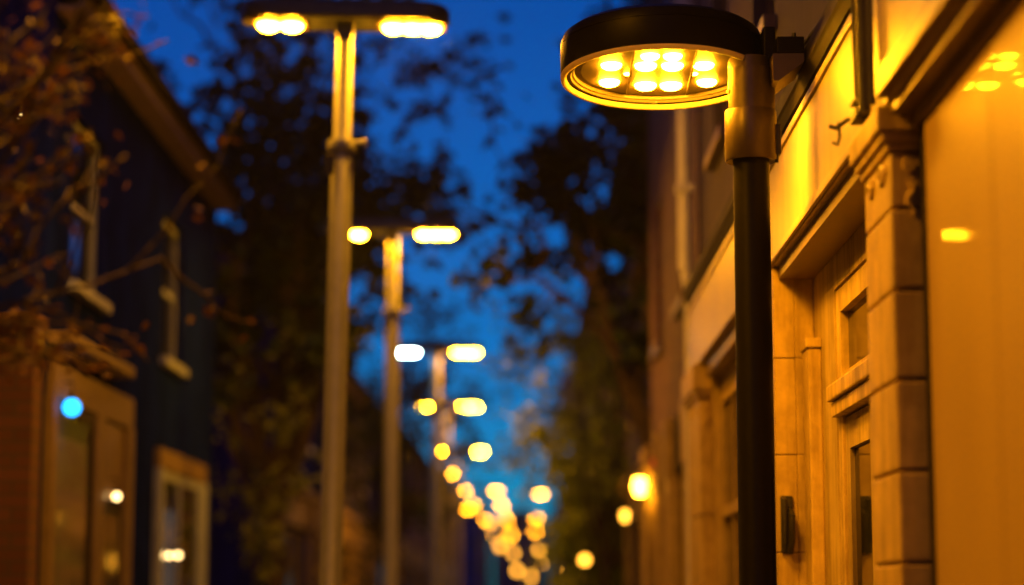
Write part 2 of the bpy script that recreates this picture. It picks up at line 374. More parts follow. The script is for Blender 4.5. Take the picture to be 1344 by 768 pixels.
row = [  # x, y, z offset, turn, label
 (-1.080, 11.6, 0.10, 0.02, 'nearest double-headed street lamp, its bar cut by the top edge, pale pole lit orange'),
 (-1.150, 18.3, 0.08, -0.01, 'double-headed street lamp just behind the big left one, with clamps halfway up its pole'),
 (-1.130, 27.0, 0.06, 0.02, 'double-headed street lamp whose left light is cool white and right light amber'),
 (-1.270, 34.5, 0.05, -0.03, 'double-headed street lamp one behind the lamp with the white light'),
 (-1.400, 45.0, 0.05, 0.03, 'double-headed street lamp two behind the lamp with the white light'),
 (-1.250, 60.0, 0.00, 0.02, 'distant blurred double lamp, highest of the clustered glowing discs on the left'),
 (-1.200, 68.8, 0.00, -0.04, 'distant blurred double lamp, second highest of the left cluster of glowing discs'),
 (-1.150, 81.4, 0.00, 0.03, 'distant blurred double lamp, third down in the left cluster of glowing discs'),
 (-1.060, 99.6, 0.00, 0.0, 'distant blurred double lamp, fourth down in the left cluster of glowing discs'),
]
lamps_row = []
for i, (x, y, dz, rz, lab) in enumerate(row):
    o = dbl if i == 0 else copy_tree(dbl)
    o.location = (x, y, dz); o.rotation_euler = (0, 0, rz); tag(o, lab, 'street lamp', GL); lamps_row.append(o)
    if i >= 5: dim(o)
lamps_row[0].rotation_euler = (0, R(0.9), 0.02)
for ch in lamps_row[2].children:          # third lamp: the left module is cool white
    if ch.name.startswith('light_module'):
        for l_ in ch.children:
            if l_.name.startswith('led') and sum(v.co.x for v in l_.data.vertices) < 0:
                l_.data = l_.data.copy(); l_.data.materials[0] = M['ledwhite']
sl2 = copy_tree(dbl); sl2.location = (-1.75, 5.4, 0.1); sl2.rotation_euler = (0, 0, 0.1)  # added lamp out of view, fills in light on the right facade
tag(sl2, 'added double-headed fill lamp out of view at the left, brightening the right shopfront', 'street lamp', GL)
for ch in sl2.children:
    for l_ in ch.children:
        if l_.name.startswith('led') and sum(v.co.x for v in l_.data.vertices) > 0: l_.data = l_.data.copy(); l_.data.materials[0] = M['ledfill']
m = MB()
m.box(0.150, 0.156, -0.20, 0.30, 4.36, 4.695); m.box(0.157, 0.75, 0.294, 0.30, 4.42, 4.72)  # added shield keeping the fill lamp's light off the left house
m.build('light_shield', M['headcol'], sl2)
sgl = make_row_lamp(1)
srow = [
 (0.02, 62.0, 0, 'single-headed lamp, top and widest of the right column of glowing discs'),
 (-0.03, 79.0, 0, 'single-headed lamp, second down in the right column of glowing discs'),
 (0.02, 95.0, 0, 'single-headed lamp, brightest whitish disc third down in the right column'),
 (-2.35, 72.0, 0, 'single-headed lamp left of the far double lamps, before the dark left terrace'),
 (-2.25, 52.0, 0, 'single-headed lamp left of the poles, round glowing disc beside the second thin pole'),
]
for i, (x, y, rz, lab) in enumerate(srow):
    o = sgl if i == 0 else copy_tree(sgl)
    o.location = (x, y, 0.0); tag(o, lab, 'street lamp', 'single-headed street lamps far down the street')
for o in [q for q in C.objects if q.name.startswith('single_street_lamp')]: dim(o)

# ------------------------------------------------------------ foreground shop on the right (facade plane x about 1.03)
shop = empty('shop_building', (1.10, 3.0, 0)); tag(shop, 'cream stone shopfront glowing amber beside the round lamp, with pilaster and polished panel', 'shop')
sl_ = lambda p: p - Vector((1.10, 3.0, 0))
m = MB(sl_)   # masonry carcass
m.box(1.20, 1.50, 6.37, 6.62, 0, 2.985); m.box(1.20, 1.50, 8.22, 8.80, 0, 2.985); m.box(1.20, 1.50, 6.62, 8.22, 2.80, 2.985)
m.box(1.14, 1.50, 5.93, 6.35, 0, 2.985); m.box(1.14, 1.50, 2.0, 5.925, 0, 2.985)
m.box(1.06, 1.50, 10.2, 10.50, 0, 2.985); m.box(1.10, 1.50, 12.45, 13.4, 0, 2.985); m.box(1.14, 1.50, 10.5, 12.45, 2.80, 2.985); m.box(1.10, 1.50, 10.5, 12.45, 0, 0.65)
m.box(1.45, 5.0, 2.0, 13.4, 2.99, 3.0)
m.build('wall', M['render'], shop)
# upper storey with window openings
def wall_holes(m, xf, th, y0, y1, z0, z1, holes):
    ys = sorted({y0, y1} | {h[0] for h in holes} | {h[1] for h in holes}); zs = sorted({z0, z1} | {h[2] for h in holes} | {h[3] for h in holes})
    X = (xf, xf+th)
    ok = {}
    for i in range(len(ys)-1):
        for j in range(len(zs)-1):
            cy_, cz = (ys[i]+ys[i+1])/2, (zs[j]+zs[j+1])/2
            ok[i, j] = not any(h[0] < cy_ < h[1] and h[2] < cz < h[3] for h in holes)
    V = {}
    def v(k, i, j):
        if (k, i, j) not in V: V[k, i, j] = m.bm.verts.new(m.f(Vector((X[k], ys[i], zs[j]))))
        return V[k, i, j]
    for (i, j), o in ok.items():
        if not o: continue
        for k in (0, 1): m.bm.faces.new((v(k, i, j), v(k, i+1, j), v(k, i+1, j+1), v(k, i, j+1)))
        for (di, dj, e) in ((-1, 0, ((0, 0), (0, 1))), (1, 0, ((1, 0), (1, 1))), (0, -1, ((0, 0), (1, 0))), (0, 1, ((0, 1), (1, 1)))):
            if not ok.get((i+di, j+dj), False):
                (a, b_), (c, d) = e
                m.bm.faces.new((v(0, i+a, j+b_), v(0, i+c, j+d), v(1, i+c, j+d), v(1, i+a, j+b_)))
def window(parent, f, xf, y0, y1, z0, z1, mats=('white', 'pane'), rec=0.10, bars=(1, 1), sill=True, sm='white'):
    w_ = 0.05
    m = MB(f); x0, x1 = xf+rec-0.03, xf+rec+0.03
    m.box(x0, x1, y0+.002, y0+w_, z0+.002, z1-.002); m.box(x0, x1, y1-w_, y1-.002, z0+.002, z1-.002)
    m.box(x0, x1, y0+w_, y1-w_, z0+.002, z0+w_); m.box(x0, x1, y0+w_, y1-w_, z1-w_, z1-.002)
    for k in range(1, bars[0]+1):
        yy = y0+(y1-y0)*k/(bars[0]+1); m.box(x0+.008, x1-.008, yy-0.015, yy+0.015, z0+w_, z1-w_)
    for k in range(1, bars[1]+1):
        zz = z0+(z1-z0)*k/(bars[1]+1); m.box(x0+.005, x1-.005, y0+w_, y1-w_, zz-0.02, zz+0.02)
    fr = m.build('window', M[mats[0]], parent)
    m = MB(f); m.box(xf+rec-0.004, xf+rec+0.004, y0+w_*.8, y1-w_*.8, z0+w_*.8, z1-w_*.8); m.build('pane', M[mats[1]], fr)
    if sill:
        m = MB(f); m.box(xf-0.06, xf+rec-0.034, y0-0.05, y1+0.05, z0-0.07, z0-0.003, 0.006); m.build('sill', M[sm], fr)
    return fr
uw = [(7.2, 8.1, 4.2, 5.6), (9.3, 10.2, 4.2, 5.6), (11.5, 12.4, 4.2, 5.6), (4.8, 5.7, 4.2, 5.6)]
m = MB(sl_); wall_holes(m, 1.12, 0.28, 2.0, 13.4, 3.62, 7.2, uw); m.box(1.4, 5.0, 13.15, 13.399, 0, 7.2); m.build('upper_wall', M['plum'], shop)
for h in uw: window(shop, sl_, 1.12, *h, mats=('brownwood', 'pane'), bars=(0, 1), sm='brownwood')
m = MB(sl_); m.box(1.12, 1.17, 8.805, 10.195, 0, 2.98); m.box(1.22, 1.5, 2.05, 13.35, 7.2, 7.3); m.build('infill_panel', M['render'], shop)
m = MB(sl_)   # fascia board with a lower bead
m.box(1.03, 1.11, 2.0, 13.38, 2.985, 3.44); m.box(1.015, 1.03-0.001, 2.0, 13.38, 2.990, 3.02, 0.004); m.box(1.018, 1.029, 2.0, 13.38, 3.395, 3.425, 0.003)
fb = m.build('fascia', M['sign'], shop)
m = MB(sl_); m.prism([(1.12, 3.445), (0.985, 3.47), (0.965, 3.52), (0.965, 3.56), (1.0, 3.60), (1.12, 3.615)], 1, 2.0, 13.39) if False else None
m.faces([(x, y, z) for y in (2.0, 13.39) for x, z in ((1.118, 3.443), (1.022, 3.455), (1.008, 3.49), (1.0, 3.50), (1.0, 3.56), (1.02, 3.60), (1.118, 3.615))],
        [tuple(range(7)), tuple(range(7, 14))] + [(i, (i+1) % 7, 7+(i+1) % 7, 7+i) for i in range(7)])
m.build('cornice', M['darkwood'], shop)
m = MB(sl_)   # dark soffit over the doorway and shop window
m.box(1.055, 1.199, 6.375, 8.795, 2.93, 2.982); m.build('soffit_board', M['brownwood'], shop)
m = MB(sl_); m.box(1.055, 1.139, 10.505, 12.445, 2.90, 2.982)
m.build('soffit_board', M['brownwood'], shop)
m = MB(sl_); m.box(0.985, 1.028, 2.0, 5.87, 3.0, 3.075, 0.004); m.box(1.0285, 1.108, 2.0, 5.87, 2.955, 2.984); m.box(1.085, 1.105, 2.0, 5.86, 2.915, 2.953)
m.build('panel_canopy', M['brownwood'], shop)
# rusticated pilaster with capital
def pilaster(y0, y1, xf, xb, joints, ztop, nm='pilaster', mat='cream', cap=True, f=sl_, root=shop, carve=True):
    m = MB(f)
    zz = [0.10] + joints + [ztop]
    for a, c in zip(zz, zz[1:]): m.box(xf, xb, y0, y1, a+0.005, c-0.005, 0.007)
    m.box(xf+0.022, xb-.002, y0+0.022, y1-0.012, 0.10, ztop)
    p = m.build(nm, M[mat], root)
    if cap:
        m = MB(f)
        m.box(xf-0.012, xb-.003, y0-0.008, y1+0.008, ztop+0.001, ztop+0.025, 0.005)
        m.box(xf-0.026, xb-.003, y0-0.020, y1+0.020, ztop+0.026, ztop+0.052, 0.006)
        m.box(xf-0.040, xb-.003, y0-0.030, y1+0.030, ztop+0.053, 2.984 if ztop < 2.98 else ztop+.1, 0.006)
        c_ = m.build('capital', M[mat], p)
    if carve:
        for s_ in (-1, 1):                    # scroll pair on the street face, a drop on the end face
            yc = (y0+y1)/2 + s_*(y1-y0)*0.22; m = MB(f)
            m.tube([(xf-0.002, yc + s_*0.06*math.cos(t)*(1-t/12), ztop-0.050+0.030*math.sin(t)*(1-t/12)) for t in [k*0.45 for k in range(24)]], 0.010, 6)
            m.build('scroll', M[mat], p, True)
        xc = (xf+xb)/2; m = MB(f)
        m.tube([(xc + 0.022*math.cos(t)*(1-t/12), y0-0.002, ztop-0.04+0.028*math.sin(t)*(1-t/12)) for t in [k*0.45 for k in range(24)]], 0.007, 6)
        m.build('scroll', M[mat], p, True)
        m = MB(f); m.tube([(xc+.010*math.sin(k*1.1), y0-0.001, ztop-0.09-0.012*k) for k in range(9)], [.010, .013, .008, .012, .007, .010, .006, .007, .003], 8)
        m.build('carved_drop', M[mat], p, True)
    return p
J = [0.45, 0.70, 0.95, 1.20, 1.453, 1.706, 1.959, 2.212, 2.465, 2.696]
pilaster(5.91, 6.371, 1.03, 1.139, J, 2.86)
pilaster(12.5, 13.39, 1.02, 1.099, [0.7, 1.4, 2.1], 2.78)
# far reveal pier, glazed blocks
m = MB(sl_)
zz = [0.10, 0.5, 0.93, 1.36, 1.80, 2.20, 2.60, 2.98]
for a, c in zip(zz, zz[1:]): m.box(1.032, 1.118, 8.80, 10.2, a+0.002, c-0.002, 0.004)
for a, c in zip(zz, zz[1:]): m.box(1.1185, 1.198, 8.801, 8.86, a+0.002, c-0.002, 0.004)
m.build('pier', M['cream'], shop)
m = MB(sl_); m.box(1.145, 1.199, 8.60, 8.785, 0.10, 2.62, 0.008); m.box(1.137, 1.199, 8.59, 8.79, 2.621, 2.66, 0.005); m.build('door_jamb', M['cream'], shop)
m = MB(sl_)
m.tube([(1.055, 8.79, 2.02), (1.055, 8.745, 2.01), (1.055, 8.74, 1.92), (1.055, 8.75, 1.84)], 0.012, 8); m.tube([(1.085, 8.79, 1.97), (1.085, 8.735, 1.95), (1.082, 8.735, 1.84), (1.078, 8.77, 1.80)], 0.014, 8)
m.box(1.045, 1.095, 8.783, 8.797, 1.80, 2.03, 0.003); m.build('pull_handle', M['iron'], shop, True)
# door wall inside the recess
m = MB(sl_)
m.box(1.205, 1.27, 6.64, 6.74, 0.10, 2.79); m.box(1.205, 1.27, 8.10, 8.21, 0.10, 2.79); m.box(1.205, 1.27, 6.74, 8.10, 2.70, 2.79)
m.box(1.16, 1.27, 6.64, 8.21, 2.36, 2.42, 0.006); m.box(1.175, 1.26, 6.66, 8.19, 2.30, 2.355, 0.004); m.box(1.205, 1.26, 6.74, 8.10, 2.42, 2.46)
dr = m.build('door_frame', M['cream'], shop)
m = MB(sl_); m.box(1.235, 1.243, 6.74, 8.10, 2.46, 2.70); m.build('pane', M['pane'], dr)
m = MB(sl_)
for a, c in ((6.745, 7.41), (7.43, 8.095)):
    m.box(1.215, 1.255, a, a+0.10, 0.11, 2.29); m.box(1.215, 1.255, c-0.10, c, 0.11, 2.29); m.box(1.215, 1.255, a+.1, c-.1, 2.17, 2.29); m.box(1.215, 1.255, a+.1, c-.1, 0.11, 0.40); m.box(1.215, 1.255, a+.1, c-.1, 1.0, 1.12)
dd = m.build('door', M['render'], shop)
m = MB(sl_); m.box(1.232, 1.24, 6.84, 7.32, 0.4, 2.18); m.box(1.232, 1.24, 7.52, 8.0, 0.4, 2.18); m.build('pane', M['pane'], dd)
m = MB(sl_); m.tube([(1.21, 7.37, 1.05), (1.17, 7.37, 1.05), (1.17, 7.37, 1.35), (1.21, 7.37, 1.35)], 0.01, 8); m.build('handle', M['iron'], dd, True)
# polished panel
m = MB(sl_); m.box(1.10, 1.138, 4.945, 5.765, 0.12, 2.905, 0.003); m.build('polished_panel', M['panel'], shop)
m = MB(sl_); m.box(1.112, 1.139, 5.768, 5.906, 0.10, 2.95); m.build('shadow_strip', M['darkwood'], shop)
m = MB(sl_); m.box(1.10, 1.138, 3.60, 4.938, 0.12, 2.905, 0.003); m.build('polished_panel', M['panel'], shop)
# shop window
fr = window(shop, sl_, 1.10, 10.51, 12.44, 0.66, 2.79, ('cream', 'pane'), 0.07, (2, 0), True, 'cream')
m = MB(sl_); m.box(1.128, 1.19, 10.56, 12.39, 2.08, 2.14); m.build('transom', M['cream'], shop)
# services above the pilaster
m = MB(sl_)
m.tube([(1.005, 6.32, 3.07), (1.0, 6.32, 3.44)], 0.008, 8)
m.tube([(1.02, 6.30, 3.05), (0.985, 6.38, 3.058), (0.955, 6.42, 3.04), (0.94, 6.44, 3.05)], 0.007, 8); m.tube([(0.962, 6.41, 3.055), (0.964, 6.41, 3.01), (0.956, 6.41, 2.985), (0.945, 6.42, 2.995)], 0.005, 8)
m.box(0.985, 1.03, 6.22, 6.34, 3.03, 3.06, 0.004); m.box(0.985, 1.03, 6.22, 6.34, 3.085, 3.10, 0.004)
m.build('iron_bracket', M['iron'], shop, True)
m = MB(sl_); m.tube([(0.995, 6.12, 3.02), (0.995, 6.12, 3.44), (0.94, 6.12, 3.5), (0.94, 6.12, 7.1)], 0.018, 12); m.tube([(1.0, 6.02, 3.02), (1.0, 6.02, 3.44)], 0.010, 8)
m.build('conduit', M['iron'], shop, True)

# ------------------------------------------------------------ generic terraced house
def house(name, side, xf, y0, y1, H, wallm, label, joinery='white', shopm='cream', floors=None, bays=2, roof=True, wins=None, shopfront=True, depth=6.0, group=None, fasz=3.0, eave=0.22, roofh=1.8, lowlight=None, cornice=True, pil=None, fasm=None):
    root = empty(name, (side*xf, y0, 0)); tag(root, label, 'house', group)
    f = lambda p: Vector((side*p[0], p[1], p[2])) - Vector((side*xf, y0, 0))
    holes = list(wins) if wins is not None else []
    if wins is None:
        z = 3.7
        while z + 1.3 < H:
            for k in range(bays):
                yc = y0 + (y1-y0)*(k+0.5)/bays; holes.append((yc-0.42, yc+0.42, z, z+1.25))
            z += 2.3
    g = []
    if shopfront:
        L = y1-y0
        g = [(y0+0.35, y0+L*0.56, 0.55, fasz-0.45), (y0+L*0.56+0.25, y1-0.4, 0.12, fasz-0.45)]
    m = MB(f); wall_holes(m, xf, 0.25, y0, y1, 0, H, holes+g)
    m.box(xf+0.25, xf+depth, y0, y0+0.2, 0, H); m.box(xf+0.25, xf+depth, y1-0.2, y1, 0, H); m.box(xf+depth, xf+depth+0.2, y0, y1, 0, H)
    m.build('wall', M[wallm], root)
    for h in holes: window(root, f, xf, *h, mats=(joinery, 'pane'), bars=(0, 1), rec=0.09, sm=joinery)
    if shopfront:
        window(root, f, xf, *g[0], mats=(shopm, 'pane'), bars=(2, 0), rec=0.08, sm=shopm)
        m = MB(f); a, c, z0, z1 = g[1]
        m.box(xf+0.06, xf+0.12, a+.002, a+0.09, z0, z1-.002); m.box(xf+0.06, xf+0.12, c-0.09, c-.002, z0, z1-.002); m.box(xf+0.06, xf+0.12, a+0.09, c-0.09, z1-0.09, z1-.002); m.box(xf+0.06, xf+0.12, a+0.09, c-0.09, 2.02, 2.10)
        m.box(xf+0.075, xf+0.105, a+.09, a+0.2, z0, 2.02); m.box(xf+0.075, xf+0.105, c-0.2, c-.09, z0, 2.02); m.box(xf+0.075, xf+0.105, a+.2, c-0.2, z0, 0.9)
        d = m.build('door', M[shopm], root)
        m = MB(f); m.box(xf+0.085, xf+0.093, a+.08, c-.08, 0.85, z1-.05); m.build('pane', M['pane'], d)
        m = MB(f); m.box(xf-0.03, xf-0.001, y0+0.02, y1-0.02, fasz-0.42, fasz-0.02, 0.005); m.build('fascia', M[fasm or shopm], root)
        if cornice:
            m = MB(f); m.box(xf-0.10, xf-0.001, y0+0.005, y1-0.005, fasz-0.018, fasz+0.06, 0.01); m.box(xf-0.07, xf-.001, y0+0.01, y1-0.01, fasz+0.061, fasz+0.10); m.build('cornice', M[shopm], root)
        for (a, c) in (pil or ((y0+0.04, y0+0.30), (y0+L*0.56+0.02, y0+L*0.56+0.23), (y1-0.34, y1-0.04))):
            m = MB(f); m.box(xf-0.085, xf-0.001, a, c, 0.10, fasz-0.425, 0.01); m.box(xf-0.09, xf-0.0005, a-0.02, c+0.02, 0.10, 0.35, 0.01); m.box(xf-0.10, xf-0.032, a-0.02, c+0.02, fasz-0.46, fasz-0.02, 0.02)
            m.build('pilaster', M[shopm], root)
    if roof:
        m = MB(f); xm = xf+depth/2
        pts = [(xf-eave, H), (xf-eave, H+0.05), (xm, H+roofh+.05), (xf+depth+eave, H+0.05), (xf+depth+eave, H), (xm, H+roofh-.06)]
        m.faces([(x, y, z) for y in (y0-0.0, y1+0.0) for x, z in pts], [(0, 1, 2, 5), (5, 2, 3, 4), (6, 11, 8, 7), (11, 10, 9, 8)] + [(i, (i+1) % 6, 6+(i+1) % 6, 6+i) for i in range(6)])
        rf_ = m.build('roof', M['slate'], root)
        for ya, yb in ((y0+.01, y0+.2), (y1-.2, y1-.01)):
            m = MB(f); m.prism([(xf, H), (xm, H+roofh-.07), (xf+depth, H)], 1, ya, yb) if False else m.faces([(x, y, z) for y in (ya, yb) for x, z in ((xf, H), (xm, H+roofh-.07), (xf+depth, H))], [(0, 1, 2), (3, 4, 5), (0, 1, 4, 3), (1, 2, 5, 4), (2, 0, 3, 5)]); m.build('gable', M[wallm], root)
        m = MB(f); m.box(xf-eave-0.02, xf-eave+0.01, y0+.01, y1-.01, H-0.13, H+0.0); m.box(xf-eave+0.011, xf-.002, y0+.01, y1-.01, H-0.13, H-0.10)
        m.build('eaves_board', M['fasciab'], root)
        m = MB(f); m.tube([(xf-eave-0.07, y0, H+0.0), (xf-eave-0.07, y1, H+0.0)], 0.05, 8); gt = m.build('gutter', M['darkwood'], root, True)
        m = MB(f); yc = y0+0.9; m.box(xm-0.3, xm+0.3, yc-0.35, yc+0.35, H+roofh-0.4, H+roofh+0.9); m.lathe([(0.09, H+roofh+.9), (0.11, H+roofh+1.2), (0.08, H+roofh+1.2)], (xm, yc, 0), 12); m.build('chimney', M['brick'], rf_)
    return root, f

# right-hand terrace beyond the shop
h2, f2 = house('brick_house', 1, 1.12, 13.6, 19.0, 8.6, 'brick', 'dark brown brick house next beyond the cream shopfront, its top lost in darkness', 'brownwood', 'cream', bays=2, fasz=2.95, cornice=False, fasm='darkwood', pil=((13.66, 14.1), (15.6, 16.0), (16.75, 17.05), (18.35, 18.95)))
R_ = [(1.30, 22.4, 28.6, 6.4, 'plum', 'plum rendered house behind the overhanging tree on the right', 'cream'),
      (1.16, 28.8, 35.2, 5.9, 'brick', 'low brown brick house at the right beside the yellow-green tree', 'cream'),
      (1.22, 35.4, 43.5, 6.3, 'plum', 'plum rendered house on the right just past the yellow-green tree', 'cream'),
      (1.20, 43.7, 54.0, 6.2, 'brick', 'fourth house down the right terrace, brown brick and dim', 'cream'),
      (1.55, 54.2, 70.0, 6.8, 'navy', 'fifth house down the right terrace, dark blue and blurred', 'cream'),
      (1.7, 70.5, 92.0, 6.5, 'brick', 'sixth and last house of the right terrace, tiny and blurred', 'cream')]
for xf, a, c, H, wm, lab, sm in R_:
    house('terraced_house', 1, xf, a, c, H, wm, lab, 'brownwood', sm, bays=3, group='terrace down the right side')
# left-hand houses
near, fn = house('terraced_house', -1, 3.45, 6.2, 12.9, 6.6, 'plum', 'dark near house at the left edge, behind the orange-leaved tree', 'white', 'brownwood', bays=2, roof=True, eave=0.15)
blue, fb_ = house('blue_house', -1, 2.95, 13.0, 20.1, 5.42, 'navy', 'dark blue house with sloping eaves and amber-lit shopfront on the left', 'bluejoin', 'cream',
    wins=[(13.62, 14.72, 3.66, 4.78), (17.15, 18.15, 3.57, 4.76)], shopfront=False, eave=0.16)
# shopfronts on the blue house
def bx(name, mat, boxes, bev=0.0, parent=blue, f=fb_, smooth=False):
    m = MB(f)
    for q in boxes: m.box(*q, bev)
    return m.build(name, mat, parent, smooth)
bx('fascia', M['ltrim'], [(2.90, 2.949, 13.05, 15.75, 2.86, 3.08), (2.90, 2.949, 16.95, 19.45, 2.66, 2.82)], 0.006)
bx('cornice', M['ltrim'], [(2.80, 2.948, 13.05, 15.2, 3.18, 3.26)], 0.01)
for y0_, y1_ in ((13.02, 13.16), (14.42, 14.68), (15.55, 15.75)): bx('pilaster', M['ltrim'], [(2.89, 2.949, y0_, y1_, 0.10, 2.858), (2.88, 2.9495, y0_-.02, y1_+.02, 0.10, 0.4)], 0.006)
for y0_, y1_ in ((16.95, 17.10), (19.20, 19.45)): bx('pilaster', M['bluejoin'], [(2.89, 2.949, y0_, y1_, 0.10, 2.658)], 0.006)
wf = bx('shop_window', M['darkwood'], [(2.915, 2.948, 13.165, 13.21, 0.5, 2.855), (2.915, 2.948, 14.36, 14.415, 0.5, 2.855), (2.915, 2.948, 13.21, 14.36, 2.78, 2.855), (2.90, 2.948, 13.165, 14.415, 0.10, 0.5)])
bx('curtain', M['mauve'], [(2.943, 2.9485, 13.215, 14.30, 0.5, 2.64)], parent=wf)
bx('pane', M['glass'], [(2.926, 2.930, 13.211, 14.359, 0.5, 2.779)], parent=wf)
df = bx('door', M['darkwood'], [(2.93, 2.948, 14.70, 15.53, 0.10, 2.30)])
bx('pane', M['pane'], [(2.924, 2.9295, 14.82, 15.42, 0.9, 2.2)], parent=df)
bx('door_header', M['brownwood'], [(2.925, 2.948, 14.69, 15.54, 2.40, 2.84), (2.91, 2.948, 14.69, 15.54, 2.31, 2.395)], 0.003)
w2 = bx('shop_window', M['bluejoin'], [(2.915, 2.948, 17.11, 17.17, 0.5, 2.655), (2.915, 2.948, 18.0, 18.08, 0.12, 2.655), (2.915, 2.948, 19.12, 19.19, 0.12, 2.655), (2.915, 2.948, 17.17, 19.12, 2.58, 2.655), (2.90, 2.948, 17.11, 18.0, 0.10, 0.5)])
bx('lit_blind', M['lit'], [(2.940, 2.947, 17.30, 17.95, 1.5, 2.35)], parent=w2)
bx('pane', M['glass'], [(2.928, 2.931, 17.17, 18.0, 0.5, 2.58)], parent=w2)
bx('pane', M['pane'], [(2.930, 2.936, 18.08, 19.12, 0.2, 2.58)], parent=w2)
house('terraced_house', -1, 3.3, -9.0, 6.0, 9.5, 'plum', 'tall plum rendered house beside the viewer on the left, outside the picture', 'white', 'brownwood', bays=4, group='terrace down the left side')
house('terraced_house', 1, 1.40, -9.0, 1.9, 9.5, 'brick', 'tall brick house just behind the cream shop, beside the viewer on the right', 'white', 'brownwood', bays=3, group='terrace down the right side')
L_ = [(3.0, 25.5, 33.0, 5.6, 'navy', 'low dark blue house behind the big left tree'),
      (3.1, 33.3, 42.0, 5.3, 'plum', 'second house past the blue house on the left, half hidden by poles'),
      (3.0, 42.3, 55.0, 5.4, 'navy', 'third house past the blue house, dark between the lamp poles'),
      (3.2, 55.3, 74.0, 5.8, 'brick', 'fourth house past the blue house, seen just left of the thin poles'),
      (3.2, 74.5, 100., 6.0, 'navy', 'last low house on the left before the street end')]
for xf, a, c, H, wm, lab in L_:
    house('terraced_house', -1, xf, a, c, H, wm, lab, 'white', 'brownwood' if wm == 'navy' else 'cream', bays=3, group='terrace down the left side')
# street end
for x0, x1, y, H, rh, lab in ((-14, -4.5, 262, 12.0, 4, 'distant gabled house closing the street, leftmost of three'), (-4.3, 3.0, 270, 10.6, 3.0, 'distant gabled house closing the street, middle of three'), (3.2, 13, 266, 13.0, 4.5, 'distant gabled house closing the street, rightmost of three')):
    root = empty('end_house', (x0, y, 0)); tag(root, lab, 'house', 'houses across the street end')
    f = lambda p, a=Vector((x0, y, 0)): p - a
    m = MB(f); m.box(x0, x1, y, y+8, 0, H); m.build('wall', M['navy'], root)
    m = MB(f); xm = (x0+x1)/2; m.prism([(x0-.3, H+.01), (x1+.3, H+.01), (xm, H+rh)], 1, y-.3, y+8.3); m.build('roof', M['slate'], root)
    for k in range(3):
        xc = x0+(x1-x0)*(k+.5)/3
        for z in (2, 5, 8):
            m = MB(f); m.box(xc-.5, xc+.5, y-0.05, y-0.004, z, z+1.5); m.build('window', M['pane'], root)

# ------------------------------------------------------------ small lights and fittings
def wall_lantern(x, y, z, side, label, mat='lantern', s=1.0):
    root = empty('wall_lantern', (x, y, z)); tag(root, label, 'lantern')
    m = MB(); m.lathe([(0, .13*s), (0.02*s, .12*s), (0.07*s, .075*s), (0.075*s, .07*s), (0, .07*s)], n=12); m.lathe([(0, -.09*s), (.045*s, -.085*s), (.05*s, -.075*s), (0, -.07*s)], n=12)
    for k in range(4):
        a = math.pi/4+k*math.pi/2; m.tube([(.055*s*math.cos(a), .055*s*math.sin(a), -.075*s), (.068*s*math.cos(a), .068*s*math.sin(a), .07*s)], .005*s, 4)
    m.build('cage', M['iron'], root)
    m = MB(); m.lathe([(0, .065*s), (.045*s, .06*s), (.055*s, 0), (.04*s, -.065*s), (0, -.07*s)], n=12); m.build('glass', M[mat], root, True)
    m = MB(); m.tube([(0, 0, .12*s), (side*.06, 0, .2*s), (side*.14, 0, .12*s), (side*.16, 0, .02)], .008, 6); m.box(min(side*.15, side*.17), max(side*.15, side*.17), -.03, .03, -.05, .09); m.build('wall_bracket', M['iron'], root)
    return root
def globe_lamp(x, y, z, label, rr=0.09):
    root = empty('globe_lamp', (x, y, 0.0)); tag(root, label, 'globe lamp', 'low globe lamps far down the street')
    m = MB(); m.lathe([(0, 0), (.07, 0), (.06, .25), (.03, .3), (.025, z-rr*1.15), (.05, z-rr*1.05), (.05, z-rr*.9), (0, z-rr*.9)], n=12); m.build('post', M['iron'], root, True)
    m = MB(); m.lathe([(0, rr), (rr*.5, rr*.87), (rr*.87, rr*.5), (rr, 0), (rr*.87, -rr*.5), (rr*.5, -rr*.87)], (0, 0, z), 12); m.build('globe', M['globe'], root, True)
for q in [(-.71, 60, 3.14, 'globe lamp highest of the low discs, at the left end of the lower trail'), (-.40, 70, 3.16, 'globe lamp in the middle of the lower trail of discs'),
          (-.25, 62, 2.49, 'globe lamp, lower left disc near the bottom edge in the street centre'), (.17, 71, 2.42, 'globe lamp, lowest disc of the trail, nearly touching the bottom edge'),
          (.42, 66, 3.18, 'globe lamp under the right column of discs, upper of two'), (.50, 75, 2.90, 'globe lamp under the right column of discs, lower of two'),
          (-.98, 57, 3.70, 'globe lamp glowing between the double lamps and the left terrace'), (-.66, 80, 3.95, 'globe lamp tucked among the farthest double lamps')]: globe_lamp(*q)
globe_lamp(.70, 25.5, 2.09, 'nearest globe lamp, low before the yellow-green tree on the right', 0.055)
wall_lantern(0.97, 18.2, 2.57, 1, 'lit wall lantern on the brick house, brightest small lamp on the right terrace', s=1.1)
wall_lantern(1.05, 22.7, 2.50, 1, 'dimmer wall lantern just beyond the bright one on the right', 'globe', 0.8)
wall_lantern(1.02, 37.5, 2.30, 1, 'small glowing lantern low beside the yellow-green tree', s=1.3)
wall_lantern(0.98, 30.4, 2.75, 1, 'added wall lantern behind the yellow-green tree on the right, brightening its leaves', s=0.9)  # extra lantern put in to light the foliage around it
wall_lantern(1.04, 52.0, 2.25, 1, 'tiny far lantern low on the right terrace', s=1.3)
wall_lantern(-3.29, 8.3, 3.35, -1, 'wall lantern on the near left house lighting the orange tree', s=1.1)
wall_lantern(-3.29, 10.9, 2.30, -1, 'low wall lantern on the near left house beside the tree trunk', s=1.1)
